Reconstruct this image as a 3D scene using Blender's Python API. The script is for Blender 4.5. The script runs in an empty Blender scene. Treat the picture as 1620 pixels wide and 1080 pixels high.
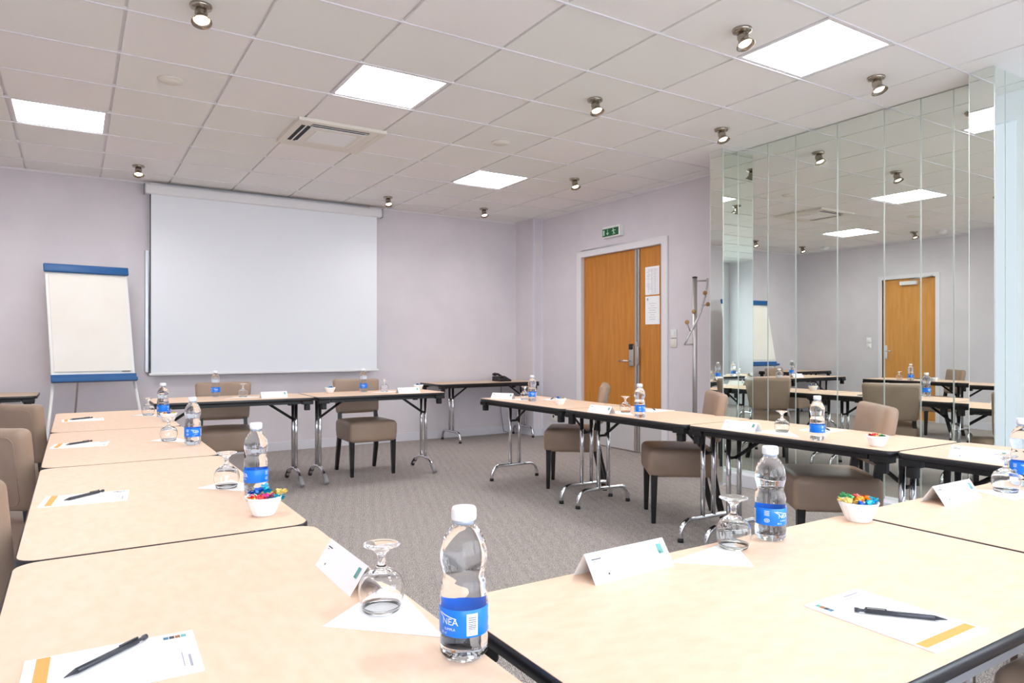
import bpy, bmesh, math, random
from mathutils import Vector, Matrix
PI = math.pi
SC = bpy.context.scene
COL = SC.collection
random.seed(4)

# ---------------------------------------------------------------- camera, world, exposure
CAM_H = 1.168
cam_d = bpy.data.cameras.new('camera')
cam = bpy.data.objects.new('camera', cam_d); COL.objects.link(cam)
cam.location = (0, 0, CAM_H)
cam.rotation_euler = (PI/2, 0, -0.5609)
cam_d.sensor_width = 36.0
cam_d.lens = 1101.35/1620*36.0
cam_d.shift_y = (546.6-540)/1620
cam_d.clip_start = 0.05
SC.camera = cam
w = bpy.data.worlds.new('world'); SC.world = w; w.use_nodes = True
w.node_tree.nodes['Background'].inputs[0].default_value = (0.8, 0.9, 1.0, 1)
w.node_tree.nodes['Background'].inputs[1].default_value = 1.0
SC.view_settings.view_transform = 'Standard'
SC.view_settings.look = 'None'
SC.view_settings.gamma = 1.0
SC.view_settings.exposure = 0.93
SC.view_settings.use_curve_mapping = False
SC.cycles.use_denoising = True
SC.cycles.max_bounces = 14
SC.cycles.diffuse_bounces = 5
SC.cycles.glossy_bounces = 8
SC.cycles.transmission_bounces = 12
SC.cycles.sample_clamp_indirect = 8.0
PANEL_E, ADDED_WIN_E, ADDED_WIN2_E, BULB_E, SPOT_W = 13.0, 3.0, 0.4, 9.0, 6.0

# ---------------------------------------------------------------- materials
def lin(c):
    c = c/255.0
    return c/12.92 if c <= 0.04045 else ((c+0.055)/1.055)**2.4
def rgb(r, g, b): return (lin(r), lin(g), lin(b), 1.0)
M = {}
def mat(name, col, rough=0.5, metal=0.0, **kw):
    m = bpy.data.materials.new(name); m.use_nodes = True
    b = m.node_tree.nodes['Principled BSDF']
    b.inputs['Base Color'].default_value = rgb(*col)
    b.inputs['Roughness'].default_value = rough
    b.inputs['Metallic'].default_value = metal
    for k, v in kw.items():
        b.inputs[k.replace('_', ' ')].default_value = v
    M[name] = m
    return m
def nodes(m): return m.node_tree.nodes, m.node_tree.links, m.node_tree.nodes['Principled BSDF']
def noise_col(m, c1, c2, scale=(8, 8, 8), detail=4, lo=0.35, hi=0.65, bump=0.0, bscale=None, dist=0.002):
    N, L, b = nodes(m)
    tc = N.new('ShaderNodeTexCoord'); mp = N.new('ShaderNodeMapping'); mp.inputs['Scale'].default_value = scale
    nz = N.new('ShaderNodeTexNoise'); nz.inputs['Scale'].default_value = 1.0; nz.inputs['Detail'].default_value = detail
    cr = N.new('ShaderNodeValToRGB')
    cr.color_ramp.elements[0].position = lo; cr.color_ramp.elements[1].position = hi
    cr.color_ramp.elements[0].color = rgb(*c1); cr.color_ramp.elements[1].color = rgb(*c2)
    L.new(tc.outputs['Object'], mp.inputs['Vector']); L.new(mp.outputs['Vector'], nz.inputs['Vector'])
    L.new(nz.outputs['Fac'], cr.inputs['Fac']); L.new(cr.outputs['Color'], b.inputs['Base Color'])
    if bump:
        n2 = nz
        if bscale:
            n2 = N.new('ShaderNodeTexNoise'); n2.inputs['Scale'].default_value = bscale; n2.inputs['Detail'].default_value = 3
            L.new(tc.outputs['Object'], n2.inputs['Vector'])
        bp = N.new('ShaderNodeBump'); bp.inputs['Strength'].default_value = bump; bp.inputs['Distance'].default_value = dist
        L.new(n2.outputs['Fac'], bp.inputs['Height']); L.new(bp.outputs['Normal'], b.inputs['Normal'])
    return m
def emit(name, col, strength, base=(255, 255, 255)):
    m = mat(name, base, 0.5)
    b = m.node_tree.nodes['Principled BSDF']
    b.inputs['Emission Color'].default_value = rgb(*col); b.inputs['Emission Strength'].default_value = strength
    return m

noise_col(mat('wall_paint', (220, 215, 220), 0.85), (218, 213, 218), (223, 218, 223), (3, 3, 3), bump=0.12, bscale=180)
mat('white_paint', (232, 230, 233), 0.55)
mat('skirting_paint', (222, 222, 230), 0.5)
mat('near_white', (240, 243, 248), 0.6)
noise_col(mat('laminate', (234, 202, 174), 0.45), (231, 197, 167), (238, 207, 182), (22, 40, 40), 5, 0.3, 0.7)
M['laminate'].node_tree.nodes['Principled BSDF'].inputs['Specular IOR Level'].default_value = 0.35
noise_col(mat('laminate_side', (222, 192, 160), 0.35), (214, 184, 152), (226, 198, 168), (14, 26, 26), 5, 0.3, 0.7)
mat('black_edge', (30, 30, 34), 0.32)
mat('black_plastic', (18, 18, 20), 0.45)
mat('chrome', (225, 226, 230), 0.12, 1.0)
mat('nickel', (168, 160, 148), 0.2, 1.0)
mat('rail_metal', (190, 198, 210), 0.3, 0.9)
mat('grey_rubber', (150, 150, 152), 0.6)
noise_col(mat('leather', (156, 132, 114), 0.4), (151, 128, 110), (161, 138, 120), (5, 5, 5), bump=0.15, bscale=260)
M['leather'].node_tree.nodes['Principled BSDF'].inputs['Specular IOR Level'].default_value = 0.45
mat('dark_wood', (22, 18, 20), 0.35)
mat('screen_fabric', (240, 244, 250), 0.8)
mat('screen_case', (236, 236, 238), 0.4)
mat('whiteboard', (225, 230, 235), 0.25)
mat('aluminium', (190, 192, 196), 0.35, 0.9)
mat('blue_plastic', (14, 88, 150), 0.4)
noise_col(mat('flip_paper', (238, 234, 226), 0.8), (236, 231, 222), (240, 237, 230), (2, 2, 2))
mat('white_plastic', (238, 238, 236), 0.4)
mat('cream_plastic', (230, 225, 214), 0.5)
mat('steel', (190, 188, 186), 0.38, 0.8)
mat('kick_plate', (206, 204, 204), 0.45, 0.1)
mat('paper', (248, 248, 250), 0.7)
mat('grey_paper', (226, 226, 230), 0.7)
mat('napkin', (250, 250, 250), 0.9)
mat('orange_print', (232, 170, 90), 0.7)
mat('ink', (70, 70, 78), 0.7)
mat('faint_ink', (165, 165, 175), 0.7)
mat('teal_print', (110, 170, 165), 0.7)
mat('blue_print', (70, 120, 150), 0.7)
mat('brown_print', (160, 110, 70), 0.7)
mat('pen_plastic', (52, 54, 62), 0.35)
mat('porcelain', (248, 248, 248), 0.25)
mat('wood_knob', (170, 130, 80), 0.5)
mat('label_blue', (4, 124, 240), 0.35)
mat('label_white', (235, 245, 255), 0.4)
mat('label_grey', (120, 128, 152), 0.5)
mat('cap_white', (240, 242, 248), 0.35)
mat('exit_green', (14, 92, 50), 0.4)
mat('exit_white', (190, 225, 200), 0.4)
mat('dark_slot', (30, 27, 24), 0.7)
mat('socket_hole', (60, 56, 50), 0.6)
mat('red_plastic', (200, 40, 50), 0.4)
mat('mirror', (234, 240, 234), 0.0, 1.0)
mat('mirror_edge', (215, 226, 218), 0.3, 0.3)
for n, c in dict(candy_blue=(20, 90, 190), candy_cyan=(20, 160, 200), candy_gold=(215, 190, 110), candy_orange=(235, 140, 30),
                 candy_pink=(205, 60, 130), candy_red=(215, 60, 60), candy_green=(60, 150, 90), candy_teal=(15, 140, 160)).items():
    mat(n, c, 0.25, 0.35)
g = mat('glass', (255, 255, 255), 0.0); g.node_tree.nodes['Principled BSDF'].inputs['Transmission Weight'].default_value = 1.0
g.node_tree.nodes['Principled BSDF'].inputs['IOR'].default_value = 1.45
g = mat('water_bottle', (244, 249, 255), 0.0); g.node_tree.nodes['Principled BSDF'].inputs['Transmission Weight'].default_value = 1.0
g.node_tree.nodes['Principled BSDF'].inputs['IOR'].default_value = 1.33
g = mat('neck_plastic', (200, 220, 245), 0.1); g.node_tree.nodes['Principled BSDF'].inputs['Transmission Weight'].default_value = 0.6
emit('panel_light', (250, 252, 255), PANEL_E)
emit('window_glow', (232, 242, 255), ADDED_WIN_E)
emit('window_glow_side', (232, 242, 255), ADDED_WIN2_E, (120, 125, 130))
emit('bulb', (255, 225, 185), BULB_E)

def wood(name, c1, c2):
    m = mat(name, c1, 0.38); N, L, b = nodes(m)
    tc = N.new('ShaderNodeTexCoord'); mp = N.new('ShaderNodeMapping'); mp.inputs['Scale'].default_value = (14, 14, 1.1)
    nz = N.new('ShaderNodeTexNoise'); nz.inputs['Scale'].default_value = 2.0; nz.inputs['Detail'].default_value = 6; nz.inputs['Distortion'].default_value = 0.6
    cr = N.new('ShaderNodeValToRGB'); cr.color_ramp.elements[0].position = 0.3; cr.color_ramp.elements[1].position = 0.72
    cr.color_ramp.elements[0].color = rgb(*c1); cr.color_ramp.elements[1].color = rgb(*c2)
    L.new(tc.outputs['Object'], mp.inputs['Vector']); L.new(mp.outputs['Vector'], nz.inputs['Vector'])
    L.new(nz.outputs['Fac'], cr.inputs['Fac']); L.new(cr.outputs['Color'], b.inputs['Base Color'])
wood('door_wood', (188, 116, 34), (208, 138, 52))

def carpet():
    m = mat('carpet', (120, 110, 104), 0.95); N, L, b = nodes(m)
    tc = N.new('ShaderNodeTexCoord')
    mp = N.new('ShaderNodeMapping'); mp.inputs['Rotation'].default_value = (0, 0, 0.35)
    wv = N.new('ShaderNodeTexWave'); wv.inputs['Scale'].default_value = 46; wv.inputs['Distortion'].default_value = 9.0
    wv.inputs['Detail'].default_value = 3; wv.inputs['Detail Scale'].default_value = 3.5
    nz = N.new('ShaderNodeTexNoise'); nz.inputs['Scale'].default_value = 240; nz.inputs['Detail'].default_value = 3
    big = N.new('ShaderNodeTexNoise'); big.inputs['Scale'].default_value = 1.2; big.inputs['Detail'].default_value = 3
    mx = N.new('ShaderNodeMath'); mx.operation = 'MULTIPLY_ADD'; mx.inputs[1].default_value = 0.45
    mx2 = N.new('ShaderNodeMath'); mx2.operation = 'MULTIPLY'; mx2.inputs[1].default_value = 0.6
    cr = N.new('ShaderNodeValToRGB'); cr.color_ramp.elements[0].position = 0.32; cr.color_ramp.elements[1].position = 0.78
    cr.color_ramp.elements[0].color = rgb(92, 85, 82); cr.color_ramp.elements[1].color = rgb(212, 202, 196)
    L.new(tc.outputs['Object'], mp.inputs['Vector']); L.new(mp.outputs['Vector'], wv.inputs['Vector'])
    L.new(tc.outputs['Object'], nz.inputs['Vector']); L.new(tc.outputs['Object'], big.inputs['Vector'])
    L.new(nz.outputs['Fac'], mx2.inputs[0]); L.new(wv.outputs['Fac'], mx.inputs[0]); L.new(mx2.outputs[0], mx.inputs[2])
    L.new(mx.outputs[0], cr.inputs['Fac'])
    mix = N.new('ShaderNodeMix'); mix.data_type = 'RGBA'; mix.blend_type = 'MULTIPLY'; mix.inputs['Factor'].default_value = 0.25
    L.new(cr.outputs['Color'], mix.inputs[6]); L.new(big.outputs['Color'], mix.inputs[7]); 
    g2 = N.new('ShaderNodeRGBToBW'); L.new(big.outputs['Color'], g2.inputs[0])
    mr = N.new('ShaderNodeMapRange'); mr.inputs['To Min'].default_value = 0.7; mr.inputs['To Max'].default_value = 1.3
    L.new(g2.outputs[0], mr.inputs['Value']); L.new(mr.outputs[0], mix.inputs[7])
    L.new(mix.outputs[2], b.inputs['Base Color'])
    bp = N.new('ShaderNodeBump'); bp.inputs['Strength'].default_value = 0.5; bp.inputs['Distance'].default_value = 0.003
    L.new(mx.outputs[0], bp.inputs['Height']); L.new(bp.outputs['Normal'], b.inputs['Normal'])
carpet()

def ceiling_mat():
    m = mat('ceiling_tile', (226, 222, 219), 0.9); N, L, b = nodes(m)
    tc = N.new('ShaderNodeTexCoord'); sn = N.new('ShaderNodeVectorMath'); sn.operation = 'SUBTRACT'; sn.inputs[1].default_value = (0.2123, 3.9066, 0)
    dv = N.new('ShaderNodeVectorMath'); dv.operation = 'DIVIDE'; dv.inputs[1].default_value = (0.6, 0.6, 1e6)
    fl = N.new('ShaderNodeVectorMath'); fl.operation = 'FLOOR'
    wn = N.new('ShaderNodeTexWhiteNoise'); wn.noise_dimensions = '3D'
    cr = N.new('ShaderNodeValToRGB'); e = cr.color_ramp.elements
    e[0].color = rgb(237, 238, 234); e[1].color = rgb(243, 240, 239); e[0].position = 0.0
    L.new(tc.outputs['Object'], sn.inputs[0]); L.new(sn.outputs[0], dv.inputs[0]); L.new(dv.outputs[0], fl.inputs[0])
    L.new(fl.outputs[0], wn.inputs['Vector']); L.new(wn.outputs['Value'], cr.inputs['Fac']); L.new(cr.outputs['Color'], b.inputs['Base Color'])
    mp = N.new('ShaderNodeMapping'); mp.inputs['Scale'].default_value = (160, 60, 1)
    nz = N.new('ShaderNodeTexNoise'); nz.inputs['Scale'].default_value = 1; nz.inputs['Detail'].default_value = 2
    bp = N.new('ShaderNodeBump'); bp.inputs['Strength'].default_value = 0.2; bp.inputs['Distance'].default_value = 0.002
    L.new(tc.outputs['Object'], mp.inputs[0]); L.new(mp.outputs[0], nz.inputs['Vector']); L.new(nz.outputs['Fac'], bp.inputs['Height']); L.new(bp.outputs['Normal'], b.inputs['Normal'])
ceiling_mat()

# ---------------------------------------------------------------- mesh builder
class MB:
    def __init__(s): s.v = []; s.f = []; s.smooth = []
    def add(s, vs, fs, smooth=False):
        o = len(s.v); s.v += [tuple(p) for p in vs]
        s.f += [tuple(i+o for i in f) for f in fs]; s.smooth += [smooth]*len(fs)
    def box(s, x0, x1, y0, y1, z0, z1):
        vs = [(x, y, z) for z in (z0, z1) for y in (y0, y1) for x in (x0, x1)]
        s.add(vs, [(0, 2, 3, 1), (4, 5, 7, 6), (0, 1, 5, 4), (2, 6, 7, 3), (0, 4, 6, 2), (1, 3, 7, 5)]); return s
    def prism(s, poly, z0, z1, fn=None, smooth=False):
        n = len(poly); vs = [(x, y, z0) for x, y in poly]+[(x, y, z1) for x, y in poly]
        if fn: vs = [fn(*p) for p in vs]
        s.add(vs, [tuple(range(n))[::-1], tuple(range(n, 2*n))]); s.add(vs, [(i, (i+1) % n, n+(i+1) % n, n+i) for i in range(n)], smooth); return s
    def tube(s, path, r, n=12, closed=False, caps=True, flat=None):
        P = [Vector(p) for p in path]; m = len(P); rr = r if isinstance(r, (list, tuple)) else [r]*m
        t0 = (P[1]-P[0]).normalized(); up = Vector((0, 0, 1)) if abs(t0.z) < 0.9 else Vector((0, 1, 0))
        nrm = (up-t0*up.dot(t0)).normalized(); vs = []
        for i in range(m):
            if closed: t = (P[(i+1) % m]-P[i-1]).normalized()
            elif i == 0: t = P[1]-P[0]
            elif i == m-1: t = P[-1]-P[-2]
            else: t = (P[i+1]-P[i]).normalized()+(P[i]-P[i-1]).normalized()
            t = t.normalized(); nrm = (nrm-t*nrm.dot(t)).normalized(); bn = t.cross(nrm)
            for k in range(n):
                a = 2*PI*k/n
                vs.append(P[i]+(nrm*math.cos(a)+bn*math.sin(a)*(flat or 1))*rr[i])
        fs = []
        for i in range(m if closed else m-1):
            for k in range(n):
                a, b = i*n+k, i*n+(k+1) % n; c, d = ((i+1) % m)*n+(k+1) % n, ((i+1) % m)*n+k
                fs.append((a, b, c, d))
        s.add(vs, fs, True)
        if caps and not closed: s.add(vs, [tuple(range(n))[::-1], tuple(range((m-1)*n, m*n))])
        return s
    def lathe(s, prof, n=32, c=(0, 0, 0), fn=None, cap=False):
        vs = []; m = len(prof)
        for j, (r, z) in enumerate(prof):
            for k in range(n):
                a = 2*PI*k/n; q = r*(fn(a, j) if fn else 1)
                vs.append((c[0]+q*math.cos(a), c[1]+q*math.sin(a), c[2]+z))
        fs = [(j*n+k, j*n+(k+1) % n, (j+1)*n+(k+1) % n, (j+1)*n+k) for j in range(m-1) for k in range(n)]
        s.add(vs, fs, True)
        if cap: s.add(vs, [tuple(range(n))[::-1], tuple(range((m-1)*n, m*n))])
        return s
    def rbox(s, sx, sy, sz, r, c=(0, 0, 0), fn=None, k=4, m=6):
        def axis(h):
            o = [-h+r*(1-math.cos(i/k*PI/2))*1.0 for i in range(k)]
            i_ = [-(h-r)+2*(h-r)*t/m for t in range(m+1)]
            return o+i_+[-v for v in reversed(o)]
        H = (sx/2, sy/2, sz/2); A = [axis(h) for h in H]
        def mp(p):
            inn = Vector([max(-(H[i]-r), min(H[i]-r, p[i])) for i in range(3)])
            d = Vector(p)-inn
            q = inn+(d.normalized()*r if d.length > 1e-9 else d)
            if fn: q = Vector(fn(*q))
            return (q.x+c[0], q.y+c[1], q.z+c[2])
        for ax in range(3):
            u, v = (ax+1) % 3, (ax+2) % 3
            for sg in (-1, 1):
                vs = []
                for a in A[u]:
                    for b in A[v]:
                        p = [0, 0, 0]; p[ax] = sg*H[ax]; p[u] = a; p[v] = b; vs.append(mp(p))
                nu, nv = len(A[u]), len(A[v]); fs = []
                for i in range(nu-1):
                    for j in range(nv-1):
                        q = (i*nv+j, (i+1)*nv+j, (i+1)*nv+j+1, i*nv+j+1); fs.append(q if sg > 0 else q[::-1])
                s.add(vs, fs, True)
        return s
    def text(s, string, size, fn, ext=0.0):
        cu = bpy.data.curves.new('t', 'FONT'); cu.body = string; cu.size = size; cu.align_x = 'CENTER'; cu.resolution_u = 3
        o = bpy.data.objects.new('t', cu); me = o.to_mesh()
        s.add([fn(v.co.x, v.co.y) for v in me.vertices], [tuple(p.vertices) for p in me.polygons])
        o.to_mesh_clear(); bpy.data.objects.remove(o); bpy.data.curves.remove(cu); return s
    def xf(s, mt):
        s.v = [tuple(mt @ Vector(p)) for p in s.v]; return s
    def obj(s, name, m, parent=None, bevel=0.0, merge=True, sub=0):
        me = bpy.data.meshes.new(name); bm = bmesh.new()
        bv = [bm.verts.new(p) for p in s.v]
        for f, sm in zip(s.f, s.smooth):
            try:
                q = bm.faces.new([bv[i] for i in f]); q.smooth = sm
            except ValueError: pass
        if merge: bmesh.ops.remove_doubles(bm, verts=bm.verts, dist=1e-5)
        bmesh.ops.recalc_face_normals(bm, faces=bm.faces)
        bm.to_mesh(me); bm.free()
        mats = m if isinstance(m, list) else [m]
        for x in mats: me.materials.append(M[x])
        o = bpy.data.objects.new(name, me); COL.objects.link(o)
        if parent: o.parent = parent
        if bevel:
            b = o.modifiers.new('b', 'BEVEL'); b.width = bevel; b.segments = 2; b.limit_method = 'ANGLE'; b.angle_limit = 0.7
        return o

def empty(name, loc, rz=0.0):
    o = bpy.data.objects.new(name, None); o.empty_display_size = 0.1; COL.objects.link(o)
    o.location = loc; o.rotation_euler = (0, 0, rz); return o
def tag(o, label, cat, group=None):
    o['label'] = label; o['category'] = cat
    if group: o['group'] = group
    elif 'group' in o: del o['group']
    return o
def struct(o, label=None):
    o['kind'] = 'structure'
    if label: o['label'] = label
    return o
def dup(root, loc, rz, label, cat, group=None):
    r = root.copy(); COL.objects.link(r); r.location = loc; r.rotation_euler = (0, 0, rz)
    def rec(src, dst):
        for ch in list(src.children):
            c = ch.copy(); COL.objects.link(c); c.parent = dst; rec(ch, c)
    rec(root, r)
    tag(r, label, cat, group); return r

# ---------------------------------------------------------------- room
H = 2.82
XL, XR, YB, YF = -1.52, 5.17, 7.93, -1.5
MX, PX = 4.78, 4.59
fl = MB().box(XL-0.1, XR+0.6, YF-0.1, YB+0.1, -0.05, 0.0).obj('floor', 'carpet'); struct(fl, 'grey brown ribbed carpet floor')
# ceiling: tiles with thin recessed joints
GX, GY, GS = 0.2123, 3.9066, 0.6
SKIP = {(-1, 3), (2, 0), (5, 3), (5, -3), (-1, -3), (2, -6), (2, 2)}
cb = MB()
cb.box(XL-0.1, XR+0.6, YF-0.1, YB+0.1, H+0.045, H+0.09)
J = 0.008
for i in range(-3, 9):
    for j in range(-10, 7):
        if (i, j) in SKIP: continue
        x0, x1 = max(GX+i*GS+0.009, XL), min(GX+(i+1)*GS-0.009, XR+0.5); y0, y1 = max(GY+j*GS+J, YF), min(GY+(j+1)*GS-J, YB)
        if x1-x0 < 0.02 or y1-y0 < 0.02: continue
        cb.box(x0, x1, y0, y1, H, H+0.03)
ce = cb.obj('ceiling', 'ceiling_tile'); struct(ce, 'suspended ceiling of square off white tiles')
# T-bar grid (part of the ceiling)
gb = MB()
for i in range(-2, 10):
    x = GX+i*GS
    if XL < x < XR+0.4: gb.box(x-0.014, x+0.014, YF, YB, H+0.014, H+0.035)
for j in range(-9, 7):
    y = GY+j*GS
    if YF < y < YB: gb.box(XL, XR+0.4, y-0.006, y+0.006, H-0.005, H+0.034)
gb.obj('ceiling_grid', 'white_paint', ce)

def wall(name, *b): return struct(MB().box(*b).obj(name, 'wall_paint'))
wall('wall_back', XL-0.1, XR+0.1, YB, YB+0.1, 0, H+0.05)
# left wall with door opening
DLY0, DLY1, DZ = 5.53, 6.36, 2.225
wl = MB().box(XL-0.1, XL, YF, DLY0, 0, H+0.05).box(XL-0.1, XL, DLY1, YB, 0, H+0.05).box(XL-0.1, XL, DLY0, DLY1, DZ, H+0.05)
struct(wl.obj('wall_left', 'wall_paint'))
# right wall beyond the mirrors, with double door opening
D0, D1 = 5.29, 6.645
wr = MB().box(XR, XR+0.12, 3.99, D0, 0, H+0.05).box(XR, XR+0.12, D1, YB, 0, H+0.05).box(XR, XR+0.12, D0, D1, DZ+0.005, H+0.05)
wr.box(5.045, XR, 7.49, YB, 0, H)      # boxed-in pipe in the corner
wr.box(MX+0.02, XR, 2.1, 3.99, 0, H)   # wall behind the mirrors
struct(wr.obj('wall_right', 'wall_paint'))
wall('wall_front', XL-0.1, XR+0.6, YF-0.14, YF-0.12, 0, H+0.05)
# front wall around the two added, unseen windows
W = [(-1.2, 1.55), (1.95, 4.75)]; WZ0, WZ1 = 0.75, 2.5
wf = MB().box(XL, XR, YF-0.1, YF, 0, WZ0).box(XL, XR, YF-0.1, YF, WZ1, H+0.05)
for a, b in ((XL, W[0][0]), (W[0][1], W[1][0]), (W[1][1], XR)): wf.box(a, b, YF-0.1, YF, WZ0, WZ1)
struct(wf.obj('wall_rear', 'near_white'))
# near part of the right wall
wn = MB().box(XR, XR+0.1, YF, -0.9, 0, H+0.05).box(XR, XR+0.1, -0.9, 1.9, 2.7, H+0.05).box(XR, XR+0.1, 1.9, 1.96, 0, H+0.05)
struct(wn.obj('wall_side', 'near_white'))
def window(idx, x0, x1):  # unseen windows added to light the room, only hinted at by mirror reflections
    root = empty('window_%d' % idx, ((x0+x1)/2, YF, 0)); struct(root, 'wide window with white venetian blind')
    h = (x1-x0)/2
    MB().box(-h, h, -0.09, -0.08, WZ0, WZ1).obj('window_pane', 'window_glow', root)
    f = MB()
    for a, b, c, d in ((-h, h, WZ0, WZ0+0.05), (-h, h, WZ1-0.05, WZ1), (-h, -h+0.05, WZ0+0.05, WZ1-0.05), (h-0.05, h, WZ0+0.05, WZ1-0.05), (-0.03, 0.03, WZ0+0.05, WZ1-0.05)):
        f.box(a, b, -0.075, -0.03, c, d)
    f.obj('window_frame', 'white_paint', root)
    s = MB()
    z = WZ0+0.08
    while z < WZ1-0.06:
        s.add([(-h+0.03, 0.005, z+0.006), (h-0.03, 0.005, z+0.006), (h-0.03, 0.045, z-0.006), (-h+0.03, 0.045, z-0.006)], [(0, 1, 2, 3)]); z += 0.05
    s.obj('blind', 'white_plastic', root)
window(1, *W[0]); window(2, *W[1])
w3 = empty('window_3', (XR, 0.5, 0)); struct(w3, 'full height frosted window beside the mirror pillar')  # glowing window added to light the room and whiten the pillar mirror
MB().box(0.06, 0.07, -1.4, 1.4, 0.02, 2.7).obj('window_pane', 'window_glow_side', w3)
f = MB().box(0.0, 0.05, -1.4, -1.34, 0, 2.7).box(0, 0.05, 1.34, 1.4, 0, 2.7).box(0, 0.05, -0.03, 0.03, 0.0, 2.7).box(0, 0.05, -1.34, 1.34, 2.64, 2.7).box(0, 0.05, -1.34, 1.34, 0, 0.06)
f.obj('window_frame', 'near_white', w3)

# baseboards
def base(name, *b): return struct(MB().box(*b).obj(name, 'skirting_paint', bevel=0.003))
base('baseboard_back', XL, 5.045, YB-0.014, YB, 0, 0.1)
struct(MB().box(XR-0.014, XR, 6.735, 7.49, 0, 0.1).box(5.031, 5.045, 7.476, YB-0.014, 0, 0.1).box(5.045, XR-0.014, 7.476, 7.49, 0, 0.1).box(XR-0.014, XR, 4.14, 5.2, 0, 0.1).obj('baseboard_right', 'skirting_paint'))
base('baseboard_left', XL, XL+0.014, 6.45, YB-0.014, 0, 0.1)
base('baseboard_side', XL, XL+0.014, YF, 5.44, 0, 0.1)
struct(MB().box(5.028, 5.052, 7.478, 7.502, 0, H).box(5.14, XR, 7.475, 7.49, 0, H).obj('trim_1', 'skirting_paint'), 'pale corner strip of the boxed in pipe')
struct(MB().box(XL, XR, YB-0.012, YB, H-0.018, H).box(XR-0.012, XR, 4.14, YB, H-0.018, H).box(XL, XL+0.012, YF, YB, H-0.018, H).obj('trim_2', 'white_paint'), 'thin edge angle where the ceiling meets the walls')

# mirror pillars and recess
struct(MB().box(PX+0.006, XR, 3.996, 4.13, 0, H).obj('trim_3', 'skirting_paint'), 'far mirror clad pillar')
struct(MB().box(PX+0.006, XR, 1.966, 2.094, 0, H).obj('trim_4', 'near_white'), 'near mirror clad pillar')
struct(MB().box(4.675, MX+0.02, 2.1, 3.99, 0, 0.1).obj('trim_5', 'skirting_paint', bevel=0.003), 'white plinth under the mirror panels')
def mirror_panel(name, lab, x0, x1, y0, y1, z0=0.1, grp=None):
    t = empty('mirror_panel', ((x0+x1)/2, (y0+y1)/2, 0)); tag(t, lab, 'mirror', grp)
    cx, cy = (x0+x1)/2, (y0+y1)/2
    MB().box(x0-cx, x1-cx, y0-cy, y1-cy, z0, H-0.006).obj('mirror_glass', 'mirror', t)
    e = MB(); a = 0.003
    if x1-x0 < 0.02:   # faces -X: polished bevel strips down both long edges
        for yy in (y0, y1-a): e.box(x0-cx-0.0008, x0-cx+0.001, yy-cy, yy+a-cy, z0, H-0.006)
    else:
        for xx in (x0, x1-a): e.box(xx-cx, xx+a-cx, y0-cy-0.0008, y0-cy+0.001, z0, H-0.006)
    e.obj('bevelled_edge', 'mirror_edge', t)
ys = [3.994, 3.691, 3.433, 3.081, 2.729, 2.481, 2.276, 2.1]
labs = ['tall mirror panel beside the far mirror pillar, showing the flip chart', 'second tall mirror panel from the far pillar', 'third tall mirror panel from the far pillar',
        'wide tall mirror panel behind the chair in the middle of the mirrors', 'tall mirror panel that reflects the left side of the wooden door', 'tall mirror panel that reflects the right side of the wooden door', 'narrow recessed mirror panel against the near pillar']
for k in range(7): mirror_panel('m', labs[k], MX, MX+0.006, ys[k+1]+0.0015, ys[k]-0.0015)
mirror_panel('m', 'narrow mirror strip on the front face of the far pillar beside the coat stand', PX, PX+0.006, 3.99, 4.13, 0.02)
mirror_panel('m', 'mirror strip on the window-facing side of the far pillar', PX+0.004, MX-0.002, 3.99, 3.996, 0.02)
mirror_panel('m', 'mirror strip on the front face of the near pillar', PX, PX+0.006, 1.96, 2.1, 0.02)
mirror_panel('m', 'narrow mirror strip at the corner of the near pillar, reflecting pale daylight', PX+0.004, 4.718, 1.96, 1.966, 0.02)
mirror_panel('m', 'wide mirror at the right picture edge on the near pillar, reflecting pale daylight', 4.722, XR-0.002, 1.96, 1.966, 0.02)

# double door (right wall)
dr = empty('door_1', (XR, (D0+D1)/2, 0)); struct(dr, 'orange brown wooden double door with grey kick plates')
cy = (D0+D1)/2
fr = MB()
for a, b in ((D0-0.085, D0), (D1, D1+0.085)): fr.box(-0.02, 0.1, a-cy, b-cy, 0, DZ+0.075)
fr.box(-0.02, 0.1, D0-cy, D1-cy, DZ, DZ+0.075); fr.obj('door_frame', 'white_paint', dr, bevel=0.004)
leafw = MB().box(0.03, 0.075, 5.745-cy, D1-0.004-cy, 0.01, DZ-0.004).obj('door_leaf', 'door_wood', dr)
leafn = MB().box(0.03, 0.075, D0+0.004-cy, 5.66-cy, 0.01, DZ-0.004).obj('door_leaf', 'door_wood', dr)
MB().box(0.022, 0.03, 5.75-cy, D1-0.006-cy, 0.015, 0.42).obj('kick_plate', 'kick_plate', leafw)
MB().box(0.022, 0.03, D0+0.006-cy, 5.655-cy, 0.015, 0.42).obj('kick_plate', 'kick_plate', leafn)
MB().box(0.018, 0.07, 5.665-cy, 5.692-cy, 0.01, DZ-0.004).box(0.05, 0.07, 5.692-cy, 5.71-cy, 0.01, DZ-0.004).box(0.024, 0.07, 5.71-cy, 5.740-cy, 0.01, DZ-0.004).obj('meeting_stile', 'steel', dr, bevel=0.002)
lk = MB().rbox(0.02, 0.07, 0.24, 0.009, (0.02, 5.79-cy, 1.06), k=3, m=2).obj('electronic_lock', 'steel', leafw)
MB().rbox(0.028, 0.066, 0.065, 0.012, (0.016, 5.79-cy, 1.155), k=3, m=2).obj('card_reader', 'black_plastic', lk)
MB().tube([(0.015, 5.80-cy, 1.0), (-0.035, 5.80-cy, 1.0), (-0.045, 5.82-cy, 1.0), (-0.045, 5.92-cy, 1.0)], 0.01, 10).obj('lever_handle', 'chrome', lk)
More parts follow.
